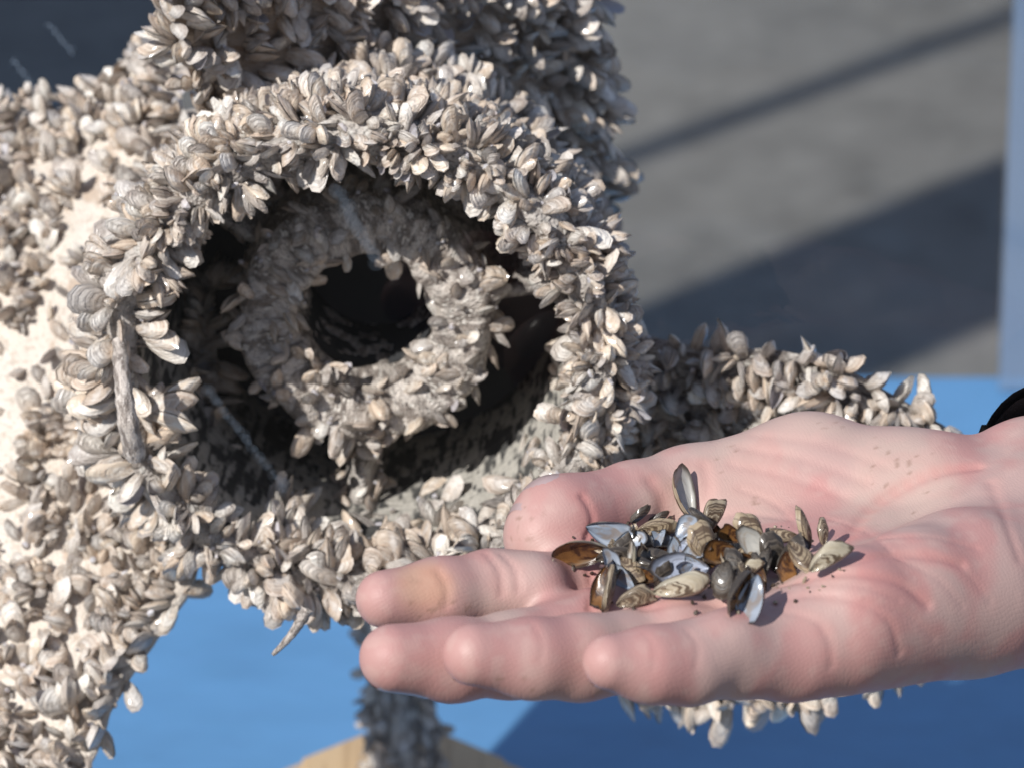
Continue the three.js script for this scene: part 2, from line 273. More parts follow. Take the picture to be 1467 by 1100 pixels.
function bladeGeo(net, thick) {
  const N = 44, front = (u, v) => at(...netAt(net, u, v));
  const normal = (u, v) => { const e = 0.01, a = front(clamp(u + e, 0, 1), v).sub(front(clamp(u - e, 0, 1), v)), b = front(u, clamp(v + e, 0, 1)).sub(front(u, clamp(v - e, 0, 1))); const n = a.cross(b).normalize(); return n.dot(BACK) < 0 ? n.negate() : n; };
  const sheet = (u, v) => { // wraps round: front, then back
    const vv = v < 0.5 ? v * 2 : 2 - v * 2, uu = 0.5 + (u - 0.5), n = normal(uu, vv), p = front(uu, vv), e = Math.min(uu, 1 - uu, vv, 1 - vv), t = thick * Math.sqrt(clamp(e * 6, 0, 1)) / 2;
    p.addScaledVector(n, bump3(p, 140, 0.002)); return { p: p.addScaledVector(n, v < 0.5 ? t - thick / 2 : -t - thick / 2), uv: [uu * 2.2, vv * 3.6] };
  };
  return { geo: moved(grid(N, 2 * N, sheet), O), front, normal };
}
const LEFT = [[[-290, 148, 1.27], [20, 148, 1.25], [130, 128, 1.243], [230, 60, 1.233]], [[-290, 330, 1.245], [20, 320, 1.226], [140, 290, 1.218], [270, 220, 1.213]], [[-290, 560, 1.222], [20, 560, 1.204], [150, 520, 1.198], [300, 450, 1.193]], [[-290, 850, 1.195], [40, 830, 1.18], [165, 780, 1.178], [300, 700, 1.178]], [[-290, 1190, 1.175], [60, 1140, 1.16], [150, 1010, 1.16], [258, 835, 1.166]]];  // leftmost column stretched out of frame so the blade shades the post
const TOP = [[[215, -130, 1.0923], [420, -130, 1.1301], [640, -130, 1.1706], [858, -130, 1.2108]], [[245, 20, 1.1176], [440, 20, 1.1535], [655, 20, 1.1931], [860, 20, 1.2309]], [[285, 120, 1.1381], [460, 120, 1.1704], [665, 120, 1.2081], [868, 120, 1.2455]], [[330, 290, 1.1688], [480, 290, 1.1964], [680, 290, 1.2333], [880, 330, 1.2701]]];
const RIGHTB = [[[830, 470, 1.172], [985, 505, 1.162], [1180, 530, 1.144], [1385, 650, 1.148]], [[820, 620, 1.182], [990, 640, 1.18], [1180, 670, 1.164], [1400, 740, 1.164]], [[810, 800, 1.202], [990, 820, 1.2], [1180, 840, 1.184], [1390, 850, 1.184]], [[840, 960, 1.222], [960, 1012, 1.22], [1130, 1008, 1.204], [1325, 955, 1.204]]];
const inPoly = (x, y, P) => { let k = false; for (let i = 0, j = P.length - 1; i < P.length; j = i++) if ((P[i][1] > y) !== (P[j][1] > y) && x < (P[j][0] - P[i][0]) * (y - P[i][1]) / (P[j][1] - P[i][1]) + P[i][0]) k = !k; return k; };
const BARE = [[160, 190], [165, 330], [125, 440], [80, 500], [60, 560], [38, 640], [22, 760], [-60, 830], [-200, 830], [-200, 480], [0, 462], [55, 420], [92, 340], [118, 260], [130, 200]];
const BARE2 = [[465, 60], [530, 55], [565, 110], [560, 160], [490, 165], [450, 110]];
const bladeL = bladeGeo(LEFT, 0.007), bladeT = bladeGeo(TOP, 0.007), bladeR = bladeGeo(RIGHTB, 0.007);
tag(part('blade', bladeL.geo, limeMat, prop), 'sunlit left blade with bare cream metal showing between shell clusters');
tag(part('blade', bladeT.geo, std({ map: limeMap, color: new THREE.Color(0.62, 0.55, 0.5), bumpMap: crustBump, bumpScale: 0.001, roughness: 0.65 }), prop), 'upper blade, mostly in shade');  // lime map tinted darker, so part of the shade is in the colour
tag(part('blade', bladeR.geo, crustMat, prop), 'right blade reaching out behind the hand');

// scattering: keep a distance, shells stand out from the surface with the beak down
class Cells { constructor(s) { this.s = s; this.m = new Map(); } key(a, b, c) { return a + ',' + b + ',' + c; } ok(p, d) { const s = this.s, a = Math.floor(p.x / s), b = Math.floor(p.y / s), c = Math.floor(p.z / s); for (let i = -1; i < 2; i++) for (let j = -1; j < 2; j++) for (let k = -1; k < 2; k++) { const l = this.m.get(this.key(a + i, b + j, c + k)); if (l) for (const q of l) if (q.distanceToSquared(p) < d * d) return false; } const h = this.key(a, b, c); if (!this.m.has(h)) this.m.set(h, []); this.m.get(h).push(p); return true; } }
function scatter(sample, tries, gap, spec) {
  const cells = new Cells(gap * 1.6);
  for (let i = 0; i < tries; i++) { const s = sample(); if (!s) continue; const q = spec(s); if (!q) continue; if (cells.ok(s.p, gap * (q.gap ?? 1))) spots.push({ ...s, ...q }); }
}
const profSample = (prof, s0, s1, t0 = 0, t1 = 2 * Math.PI) => () => { const s = rr(s0, s1), th = rr(t0, t1), [r, z] = polyAt(prof, s); if (rnd() > r / 0.066) return null; return { p: hubPt(r, th, z), n: profNormal(prof, s, th), th, s }; };
const bladeSample = (b, net) => () => { const u = rnd(), v = rnd(), [px, py] = netAt(net, u, v); if (px < -60 || px > 1420 || py < -60 || py > 1150) return null; return { p: b.front(u, v), n: b.normal(u, v), u, v, px, py }; };
const edgeSample = (b) => () => { const e = Math.floor(rnd() * 4), t = rnd(), [u, v] = [[t, 0.01], [t, 0.99], [0.01, t], [0.99, t]][e], c = b.front(0.5, 0.5), p = b.front(u, v), n = b.normal(u, v), [px, py] = toPx(p); if (px < -60 || px > 1450 || py < -60 || py > 1150) return null; const inw = b.front([t, t, 0.06, 0.94][e], [0.06, 0.94, t, t][e]); const out = p.clone().sub(inw).normalize(); return { p: p.addScaledVector(n, -0.003), n: out.addScaledVector(n, rr(-0.5, 0.5)).normalize(), u, v, px, py }; };
{
  const deg = 180 / Math.PI;
  const hubSpec = (big) => (s) => {
    const a = ((s.th * deg) % 360 + 360) % 360; // 0 right, 90 up
    const left = smooth(140, 165, a) * (1 - smooth(205, 230, a)), rightLow = a > 280 ? smooth(290, 312, a) : 0;
    let L = big ? rr(0.0084, 0.0114) : rr(0.0060, 0.0088); L *= 1 + 0.38 * left;
    if (a > 245 && a < 280 && s.s < 0.2) L *= 1.25;
    if (s.s < 0.085 && a > 60 && a < 240) return null;
    if (s.s < 0.09 && a > 296 && a < 345) return rnd() < 0.35 ? { L: L * 0.8, tilt: rr(1.1, 1.4) } : null;
    return { L, tilt: rightLow && s.s < 0.3 ? rr(0.75, 1.3) : rr(0.2, 1.2), gap: 1 + 0.35 * left };
  };
  scatter(profSample(rimProf, 0.03, 0.5), 60000, 0.0030, hubSpec(false));
  scatter(profSample(rimProf, 0.48, 0.62), 8000, 0.0048, hubSpec(false));
  scatter(profSample(rimProf, 0.6, 0.97, 0.3, 2.9), 5000, 0.0044, () => ({ L: rr(0.007, 0.0105), tilt: rr(0.3, 1.1) }));
  scatter(profSample(rimProf, 0.06, 0.42), 24000, 0.0050, hubSpec(true));
  scatter(profSample(rimProf, 0.0, 0.1, -2.1, -0.9), 2500, 0.0050, hubSpec(true));
  scatter(() => { const th = rr(-2.0, -0.75), z = rr(-0.045, -0.012); return { p: hubPt(0.0540, th, z), n: hubPt(0, th, z).sub(hubPt(1, th, z)).normalize(), th, s: 0 }; }, 900, 0.0062, (q) => (noise(q.th * 4, 3) > 0.45 ? { L: rr(0.008, 0.0115), tilt: rr(0.7, 1.35) } : null));
  // inner ring: lower, half buried shells
  const ringSpec = (s) => { const a = ((s.th * deg) % 360 + 360) % 360; if (a > 55 && a < 135 && rnd() < 0.75) return null; return { L: rr(0.0058, 0.0088), tilt: rr(0.8, 1.35), sink: 0.18 }; };
  scatter(profSample(ringProf, 0.40, 0.64), 6000, 0.0040, ringSpec);
  scatter(profSample(ringProf, 0.41, 0.6, -2.2, -1.4), 400, 0.006, () => ({ L: rr(0.009, 0.0115), tilt: rr(0.2, 0.8) }));
  for (const th of ribAngles.slice(0, 1)) scatter(() => { const r = rr(0.031, 0.053), z = rr(-0.06, -0.044); return { p: hubPt(r, th + rr(-0.12, 0.12), z), n: AZ.clone().addScaledVector(AX, rr(-0.6, 0.6)).normalize() }; }, 260, 0.0045, () => ({ L: rr(0.006, 0.0085), tilt: rr(0.2, 0.9) }));
  // blades
  const clump = (px, py) => fbm(px / 70, py / 70, 5, 3);
  scatter(bladeSample(bladeL, LEFT), 44000, 0.0036, (s) => { if (inPoly(s.px, s.py, BARE)) return rnd() < 0.05 ? { L: rr(0.005, 0.007), tilt: rr(0.6, 1.2), gap: 2 } : null; if (s.py > 440 && s.py < 700 && s.px < 130 && clump(s.px, s.py) < 0.47) return null; return { L: rr(0.0066, 0.0102), tilt: rr(0.25, 1.1) }; });
  scatter(bladeSample(bladeL, LEFT), 12000, 0.0066, (s) => (inPoly(s.px, s.py, BARE) ? null : { L: rr(0.0088, 0.0120), tilt: rr(0.15, 0.9) }));
  scatter(bladeSample(bladeT, TOP), 26000, 0.0044, (s) => (inPoly(s.px, s.py, BARE2) ? null : { L: rr(0.0075, 0.0115), tilt: rr(0.3, 1.15) }));
  scatter(bladeSample(bladeT, TOP), 6000, 0.0085, (s) => (inPoly(s.px, s.py, BARE2) ? null : { L: rr(0.010, 0.0135), tilt: rr(0.3, 1.0) }));
  scatter(bladeSample(bladeR, RIGHTB), 32000, 0.0038, () => ({ L: rr(0.0068, 0.0104), tilt: rr(0.25, 1.1) }));
  scatter(bladeSample(bladeR, RIGHTB), 5000, 0.0085, (s) => ({ L: rr(0.0095, 0.0125), tilt: rr(0.2, 0.9) }));
  for (const b of [bladeL, bladeT, bladeR]) scatter(edgeSample(b), 9000, 0.0045, (s) => ({ L: rr(0.007, 0.0105) * (b === bladeR && s.v > 0.9 ? 1.6 : 1.15), tilt: rr(0.1, 0.8) }));
}
{ // fans: several shells that grow from one point
  const hosts = spots.filter((s) => { const q = toPx(s.p); return q[0] > -20 && q[0] < 1440 && q[1] > -20 && q[1] < 1120; });
  for (let i = 0; i < 520; i++) { const h = hosts[Math.floor(rnd() * hosts.length)], d = V(rr(-1, 1), rr(-1, 1), rr(-1, 1)).normalize(), t = d.clone().addScaledVector(h.n, -d.dot(h.n)).normalize(), k = 3 + Math.floor(rnd() * 4), L = h.L * rr(0.75, 1.02); if (h.sink) continue;
    for (let j = 0; j < k; j++) { const f = (j / (k - 1) - 0.5) * 1.5; spots.push({ p: h.p.clone().addScaledVector(h.n, L * 0.22).addScaledVector(t, f * 0.0022), n: h.n.clone().addScaledVector(t, f * 0.9).normalize(), L: L * rr(0.85, 1.1), tilt: rr(0.05, 0.4), fan: t }); } }
}
const M4 = new THREE.Matrix4();
function pose(s) {
  const t1 = V(0.3, 0.9, 0.2).cross(s.n).normalize(), t2 = s.n.clone().cross(t1);
  const f = 38, w = 2 * Math.PI * (noise(s.p.x * f * 2.2, s.p.y * f * 2.2, s.p.z * f * 2.2) * 2.2 + rr(-0.13, 0.13)), dir = t1.clone().multiplyScalar(Math.cos(w)).addScaledVector(t2, Math.sin(w));
  const ax = s.n.clone().multiplyScalar(Math.cos(s.tilt)).addScaledVector(dir, Math.sin(s.tilt)).normalize();
  let zc = s.n.clone().addScaledVector(ax, -s.n.dot(ax)); if (zc.lengthSq() < 1e-4) zc = dir.clone().addScaledVector(ax, -dir.dot(ax)); zc.normalize();
  if (s.fan) { zc = s.fan.clone().addScaledVector(ax, -s.fan.dot(ax)).normalize().applyAxisAngle(ax, rr(-0.35, 0.35)); } else zc.applyAxisAngle(ax, (noise(s.p.y * 90, s.p.z * 90, s.p.x * 90) * 2 - 1) * 1.9 + rr(-0.5, 0.5));
  const yc = zc.clone().cross(ax), L = s.L, p = s.p.clone().addScaledVector(s.n, -L * (s.sink ?? 0.16)).sub(O);
  return new THREE.Matrix4().makeBasis(ax.clone().multiplyScalar(L), yc.multiplyScalar(L * rr(0.85, 1.15)), zc.multiplyScalar(L * rr(0.85, 1.25))).setPosition(p);
}
function bake(geos, list, tints) { // many shells joined into one body, each with a tone of its own
  const parts = [];
  for (const { m, c, g: gi } of list) {
    const g = geos[gi].clone().applyMatrix4(m), n = g.attributes.position.count, col = new Float32Array(n * 3);
    for (let i = 0; i < n; i++) { col[i * 3] = c[0]; col[i * 3 + 1] = c[1]; col[i * 3 + 2] = c[2]; }
    g.setAttribute('color', new THREE.BufferAttribute(col, 3)); parts.push(g);
  }
  return merge(parts);
}
const tone = () => { const t = TINTS[Math.floor(rnd() * TINTS.length)], k = rr(0.85, 1.08); return [t[0] * k, t[1] * k, t[2] * k]; };
{
  // those that show largest are parts of their own
  const HAND = [[497, 850], [520, 825], [640, 813], [720, 790], [720, 730], [760, 690], [850, 690], [960, 640], [1130, 592], [1260, 608], [1380, 645], [1467, 610], [1467, 940], [1190, 1010], [850, 1015], [580, 1000], [500, 930]];
  for (const s of spots) { const q = toPx(s.p), view = CAM.clone().sub(s.p).normalize(); s.rank = s.L / q[2] * (0.35 + Math.max(0, s.n.dot(view))) * (q[0] < 0 || q[0] > 1467 || q[1] < 0 || q[1] > 1100 || inPoly(q[0], q[1], HAND) ? 0 : 1) * (s.n.dot(view) > 0.15 ? 1 : 0.2); }
  spots.sort((a, b) => b.rank - a.rank);
  for (const s of spots.slice(0, 296)) { const m = part('mussel_shell', HERO[Math.floor(rnd() * HERO.length)], shellMats[Math.floor(rnd() * shellMats.length)], prop); m.matrixAutoUpdate = true; const M = pose(s); M.decompose(m.position, m.quaternion, m.scale); }
  const list = spots.slice(296).map((s) => ({ m: pose(s), c: tone(), g: Math.floor(rnd() * CRUST.length) }));
  tag(part('shell_crust', bake(CRUST, list), crustShellMat, prop), 'smaller mussel shells packed over the whole propeller', null, null, 'stuff');
  // crumbs of broken shell between them
  const crumb = new THREE.IcosahedronGeometry(1, 0); const cg = new THREE.BufferGeometry(); cg.setAttribute('position', crumb.attributes.position); cg.setAttribute('normal', crumb.attributes.normal); cg.setAttribute('uv', crumb.attributes.uv); cg.setIndex([...Array(crumb.attributes.position.count).keys()]);
  const cl = []; for (let i = 0; i < 2600; i++) { const s = spots[Math.floor(rnd() * spots.length)], r = rr(0.0004, 0.0012); const p = s.p.clone().addScaledVector(s.n, rr(0, 0.0012)).add(V(rr(-1, 1), rr(-1, 1), rr(-1, 1)).multiplyScalar(0.0012)).sub(O); cl.push({ m: new THREE.Matrix4().compose(p, new THREE.Quaternion().setFromEuler(new THREE.Euler(rr(0, 6), rr(0, 6), rr(0, 6))), V(r * rr(0.6, 1.6), r, r * rr(0.5, 1.2))), c: tone().map((x) => x * 1.05), g: 0 }); }
  tag(part('shell_crumbs', bake([cg], cl), crustShellMat, prop), null, null, null, 'stuff');
  // bare grey stalk on the left of the rim, and the drip at the bottom
  const tube = (pts, r0, r1) => { const c = new THREE.CatmullRomCurve3(pts), g = new THREE.TubeGeometry(c, 30, 1, 10), P = g.attributes.position, n = 11; for (let i = 0; i <= 30; i++) { const q = c.getPointAt(i / 30), r = lerp(r0, r1, i / 30) * (0.85 + 0.4 * noise(i * 0.7, r0 * 900)); for (let j = 0; j < n; j++) { const k = i * n + j; P.setXYZ(k, q.x + (P.getX(k) - q.x) * r, q.y + (P.getY(k) - q.y) * r, q.z + (P.getZ(k) - q.z) * r); } } g.computeVertexNormals(); return moved(g, O); };
  const stalkM = std({ color: new THREE.Color(0.36, 0.35, 0.345), map: crustMap, bumpMap: crustBump, bumpScale: 0.0004, roughness: 0.4 }); stalkM.color.setRGB(1.3, 1.25, 1.22);
  tag(part('stalk', tube([at(170, 490, 1.114), at(175, 545, 1.106), at(182, 600, 1.105), at(194, 655, 1.112)], 0.0017, 0.0026), stalkM, prop), 'bare grey stalk on the left of the rim');
  part('drip', tube([at(440, 872, 1.112), at(430, 890, 1.112), at(418, 908, 1.110), at(404, 924, 1.110), at(390, 938, 1.110)], 0.0016, 0.0005), stalkM, prop);
}

// ---------------------------------------------------------------- the post behind and its wooden base
{
  const c = hubPt(0, 0, -0.262), topY = c.y + 0.012, base = V(c.x - 0.0035, TY, c.z);
  const wood = texture(256, 512, (u, v) => { const g = fbm(u * 5 + 0.3 * noise(v * 3, u * 2), v * 0.8, 3, 3), f = noise(u * 70, v * 4, 7), k = mix3([0.60, 0.39, 0.20], [0.74, 0.53, 0.31], g); return mix3(k, [0.36, 0.2, 0.09], smooth(0.6, 0.9, f) * 0.4); });
  const woodM = std({ map: wood, roughness: 0.55 });
  const b = thing('wooden_base', base, 'pale stepped wooden base on the blue table under the dark post', 'base');
  const oct = (r, y0, y1) => { const s = new THREE.Shape(); for (let i = 0; i < 8; i++) { const a = (i + 0.5) * Math.PI / 4; s[i ? 'lineTo' : 'moveTo'](r * Math.cos(a), r * Math.sin(a)); } s.closePath(); const g = new THREE.ExtrudeGeometry(s, { depth: y1 - y0 - 0.004, bevelEnabled: true, bevelSize: 0.002, bevelThickness: 0.002, bevelSegments: 3 }); g.rotateX(-Math.PI / 2); g.translate(0, y0 + 0.002, 0); const uv = g.attributes.uv; for (let i = 0; i < uv.count; i++) uv.setXY(i, uv.getX(i) * 8, uv.getY(i) * 8); return g; };
  const hB = 0.0185;
  part('lower_step', oct(0.042, 0, hB - 0.0065), woodM, b); part('upper_step', oct(0.033, hB - 0.0065, hB), woodM, b);
  const h = topY - TY - hB, post = thing('encrusted_post', V(c.x - 0.0035, TY + hB, c.z), 'dark shaded post furred with small mussel shells, rising from the wooden base', 'post');
  part('core', new THREE.CylinderGeometry(0.0095, 0.011, h, 24, 1), crustMat, post).position.y = h / 2;
  const list = [], cells = new Cells(0.007);
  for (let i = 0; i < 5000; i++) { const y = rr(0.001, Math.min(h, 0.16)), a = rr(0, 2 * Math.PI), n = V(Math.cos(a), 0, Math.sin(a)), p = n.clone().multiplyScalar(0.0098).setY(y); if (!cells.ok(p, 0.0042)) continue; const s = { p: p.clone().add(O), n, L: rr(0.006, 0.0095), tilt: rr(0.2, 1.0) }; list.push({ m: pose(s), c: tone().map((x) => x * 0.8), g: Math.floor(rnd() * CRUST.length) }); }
  tag(part('shell_crust', bake(CRUST, list), crustShellMat, post), null, null, null, 'stuff');
}
// ---------------------------------------------------------------- the hand
// bones: [px, py, distance, radius in mm] at both ends; measured in lens axes (x right, y up, z away)
const L3 = (a) => [(a[0] - CX) / FPX * a[2], (CY - a[1]) / FPX * a[2], a[2], a[3] / 1000];
const chain = (pts) => pts.slice(1).map((p, i) => [L3(pts[i]), L3(p)]);
const FINGERS = {
  index: [[960, 842, 1.015, 10.5], [840, 847, 1.008, 9.0], [705, 846, 0.996, 8.4], [630, 853, 0.989, 7.7], [551, 858, 0.983, 6.3]],
  middle: [[1000, 876, 0.998, 10.8], [885, 896, 0.992, 9.4], [735, 938, 0.978, 8.8], [648, 945, 0.970, 8.4], [563, 942, 0.963, 7.2]],
  ring: [[1050, 908, 0.984, 10.8], [960, 926, 0.978, 9.5], [830, 942, 0.964, 8.6], [762, 943, 0.958, 8.0], [678, 937, 0.952, 6.6]],
  pinky: [[1130, 926, 0.97, 10.2], [1065, 934, 0.964, 9.2], [985, 950, 0.955, 8.2], [933, 952, 0.950, 7.5], [874, 948, 0.945, 5.8]],
};
const THUMB = [[1330, 722, 1.042, 15], [1150, 684, 1.048, 13.8], [985, 704, 1.043, 9.6], [905, 720, 1.036, 8.5], [846, 736, 1.029, 8.2], [802, 750, 1.024, 10.0], [779, 771, 1.021, 9.0]];
const groupsB = [
  { k: 0.003, b: chain(FINGERS.index) }, { k: 0.003, b: chain(FINGERS.middle) }, { k: 0.003, b: chain(FINGERS.ring) }, { k: 0.003, b: chain(FINGERS.pinky) }, { k: 0.004, b: chain(THUMB) },
  { k: 0.009, b: [
    [L3([960, 842, 1.017, 10.5]), L3([1350, 775, 1.037, 13])], [L3([1000, 876, 1.0, 10.8]), L3([1360, 805, 1.028, 13])], [L3([1050, 908, 0.986, 10.8]), L3([1385, 835, 1.013, 13])], [L3([1130, 930, 0.972, 10.2]), L3([1395, 862, 1.0, 13.5])],
    [L3([1215, 890, 0.975, 13]), L3([1385, 842, 0.998, 16])], [L3([1300, 700, 1.043, 12]), L3([1040, 745, 1.036, 8.5])],
    [L3([1395, 712, 1.045, 12]), L3([1480, 694, 1.05, 13.5])], [L3([1390, 852, 1.003, 14.5]), L3([1500, 835, 1.012, 15.5])], [L3([1420, 785, 1.026, 15]), L3([1500, 770, 1.032, 17])],
    [L3([1480, 694, 1.05, 13.5]), L3([1780, 660, 1.09, 19])], [L3([1500, 835, 1.012, 15.5]), L3([1780, 815, 1.045, 21])], [L3([1500, 770, 1.032, 17]), L3([1780, 740, 1.067, 21])],
  ] },
];
function coneDist(p0, p1, p2, B) { // round cone between two joints
  const [a, b] = B, r1 = a[3], r2 = b[3], bx = b[0] - a[0], by = b[1] - a[1], bz = b[2] - a[2], l2 = bx * bx + by * by + bz * bz, rr_ = r1 - r2, a2 = l2 - rr_ * rr_, il2 = 1 / l2;
  const px = p0 - a[0], py = p1 - a[1], pz = p2 - a[2], y = px * bx + py * by + pz * bz, z = y - l2, qx = px * l2 - bx * y, qy = py * l2 - by * y, qz = pz * l2 - bz * y, x2 = qx * qx + qy * qy + qz * qz, y2 = y * y * l2, z2 = z * z * l2, k = Math.sign(rr_) * rr_ * rr_ * x2;
  if (Math.sign(z) * a2 * z2 > k) return Math.sqrt(x2 + z2) * il2 - r2;
  if (Math.sign(y) * a2 * y2 < k) return Math.sqrt(x2 + y2) * il2 - r1;
  return (Math.sqrt(x2 * a2 * il2) + y * rr_) * il2 - r1;
}
const smin = (a, b, k) => { const h = Math.max(k - Math.abs(a - b), 0) / k; return Math.min(a, b) - h * h * k * 0.25; };
// small swellings of the skin: pads of the fingers and the mounds under them (place, radius mm)
const PADS = [[770, 838, 0.994, 6], [1040, 918, 0.957, 5],
  [1230, 850, 0.975, 9], [1310, 830, 0.985, 10], [1180, 655, 1.045, 8], [905, 892, 0.988, 5], [975, 900, 0.974, 5]].map(L3);
function rawHand(x, y, z) {
  let fing = 1e9;
  for (let g = 0; g < 4; g++) { let d = 1e9; for (const B of groupsB[g].b) d = smin(d, coneDist(x, y, z, B), 0.004); fing = smin(fing, d, 0.0018); }
  let palm = 1e9; for (const B of groupsB[5].b) palm = smin(palm, coneDist(x, y, z, B), 0.010);
  let th = 1e9; for (const B of groupsB[4].b) th = smin(th, coneDist(x, y, z, B), 0.005);
  let d = smin(fing, smin(palm, th, 0.008), 0.006);
  for (const p of PADS) { const q = Math.hypot(x - p[0], y - p[1], z - p[2]) - p[3]; d = smin(d, q, 0.006); }
  return d;
}
const creases = [];
function handField(x, y, z) {
  let d = rawHand(x, y, z);
  if (d > -0.004 && d < 0.006) for (const c of creases) {
    if (x < c.lo[0] || x > c.hi[0] || y < c.lo[1] || y > c.hi[1] || z < c.lo[2] || z > c.hi[2]) continue;
    let m = 1e9; for (let i = 1; i < c.p.length; i++) { const a = c.p[i - 1], b = c.p[i], bx = b[0] - a[0], by = b[1] - a[1], bz = b[2] - a[2], t = clamp(((x - a[0]) * bx + (y - a[1]) * by + (z - a[2]) * bz) / (bx * bx + by * by + bz * bz), 0, 1), e = Math.hypot(x - a[0] - bx * t, y - a[1] - by * t, z - a[2] - bz * t); if (e < m) m = e; }
    d += c.depth * Math.exp(-(m * m) / (c.w * c.w));
  }
  return d;
}
function hitHand(px, py, from = 0.86) { // the skin seen at a place in the picture, in lens axes
  const dx = (px - CX) / FPX, dy = (CY - py) / FPX; let D = from;
  for (let i = 0; i < 400; i++) { const d = rawHand(dx * D, dy * D, D); if (d < 5e-5) return D; D += Math.max(d * 0.8, 4e-5); if (D > 1.2) return null; }
  return D;
}
for (const [pts, depth, w] of [
  [[[836, 796], [846, 822], [850, 850], [846, 872]], 0.9, 1.0], [[[860, 800], [872, 830], [874, 858]], 0.5, 0.9], [[[697, 792], [716, 818], [720, 850]], 0.45, 1.0], [[[718, 792], [738, 815], [744, 845]], 0.35, 0.9], [[[628, 818], [640, 842], [640, 868]], 0.45, 1.1],
  [[[836, 712], [846, 728], [850, 748], [842, 770]], 0.9, 1.1], [[[934, 690], [948, 712], [950, 745]], 0.7, 2.2], [[[1010, 668], [1016, 700], [1008, 735]], 0.4, 1.6],
  [[[1402, 668], [1345, 676], [1290, 700], [1240, 735], [1215, 770], [1170, 800]], 0.75, 1.6], [[[1420, 690], [1440, 740], [1462, 800]], 0.4, 1.5],
  [[[1210, 806], [1260, 796], [1320, 795], [1380, 808]], 0.8, 1.2], [[[1120, 838], [1190, 822], [1250, 824], [1295, 838], [1330, 866]], 0.7, 1.3], [[[1090, 868], [1160, 852], [1230, 862], [1275, 890], [1290, 935]], 0.45, 1.1],
  [[[1050, 884], [1120, 876], [1170, 890], [1190, 922], [1192, 955]], 0.32, 1.1], [[[1290, 800], [1345, 830], [1380, 868]], 0.22, 0.9], [[[1330, 790], [1380, 815], [1420, 862]], 0.2, 0.9],
  [[[985, 902], [1000, 925], [998, 955]], 0.2, 1.0], [[[925, 908], [938, 930], [936, 960]], 0.16, 0.8], [[[762, 892], [776, 915], [776, 945]], 0.18, 0.8], [[[1240, 860], [1300, 880], [1340, 915]], 0.25, 0.9], [[[1150, 835], [1230, 838], [1290, 860]], 0.3, 0.8], [[[1260, 770], [1330, 768], [1400, 785]], 0.3, 0.9], [[[1180, 740], [1240, 760], [1290, 800]], 0.25, 0.8], [[[1060, 700], [1110, 720], [1150, 760]], 0.25, 0.9], [[[925, 872], [985, 862], [1040, 868]], 0.5, 1.4], [[[930, 850], [990, 835], [1060, 842]], 0.35, 1.4],
  [[[1060, 640], [1160, 660], [1240, 690]], 0.25, 1.6], [[[1050, 665], [1140, 685], [1210, 712]], 0.25, 1.5], [[[1080, 622], [1180, 636], [1270, 668]], 0.2, 1.5], [[[990, 745], [1060, 735], [1130, 742]], 0.3, 1.6],
]) {
  const p = []; const c3 = new THREE.CatmullRomCurve3(pts.map((q) => V(q[0], q[1], 0)));
  for (const q of c3.getPoints(14)) { const D = hitHand(q.x, q.y); if (D) p.push([(q.x - CX) / FPX * D, (CY - q.y) / FPX * D, D]); }
  if (p.length < 2) continue;
  const m = 0.004, lo = [0, 1, 2].map((k) => Math.min(...p.map((q) => q[k])) - m), hi = [0, 1, 2].map((k) => Math.max(...p.map((q) => q[k])) + m);
  creases.push({ p, depth: depth * 0.85 / 1000, w: w * 0.82 / 1000, lo, hi });
}
const HAND_AT = at(1180, 900, 1.0);
const person = thing('person', HAND_AT, 'person’s bare right hand held palm up with a small heap of mussel shells on it', 'person');
const creaseNear = (x, y, z) => { let k = 0; for (const c of creases) for (let i = 0; i < c.p.length; i++) { const q = c.p[i], e = Math.hypot(x - q[0], y - q[1], z - q[2]); k = Math.max(k, Math.exp(-e * e / 6e-6) * Math.min(1, c.depth * 1300)); } return k; };
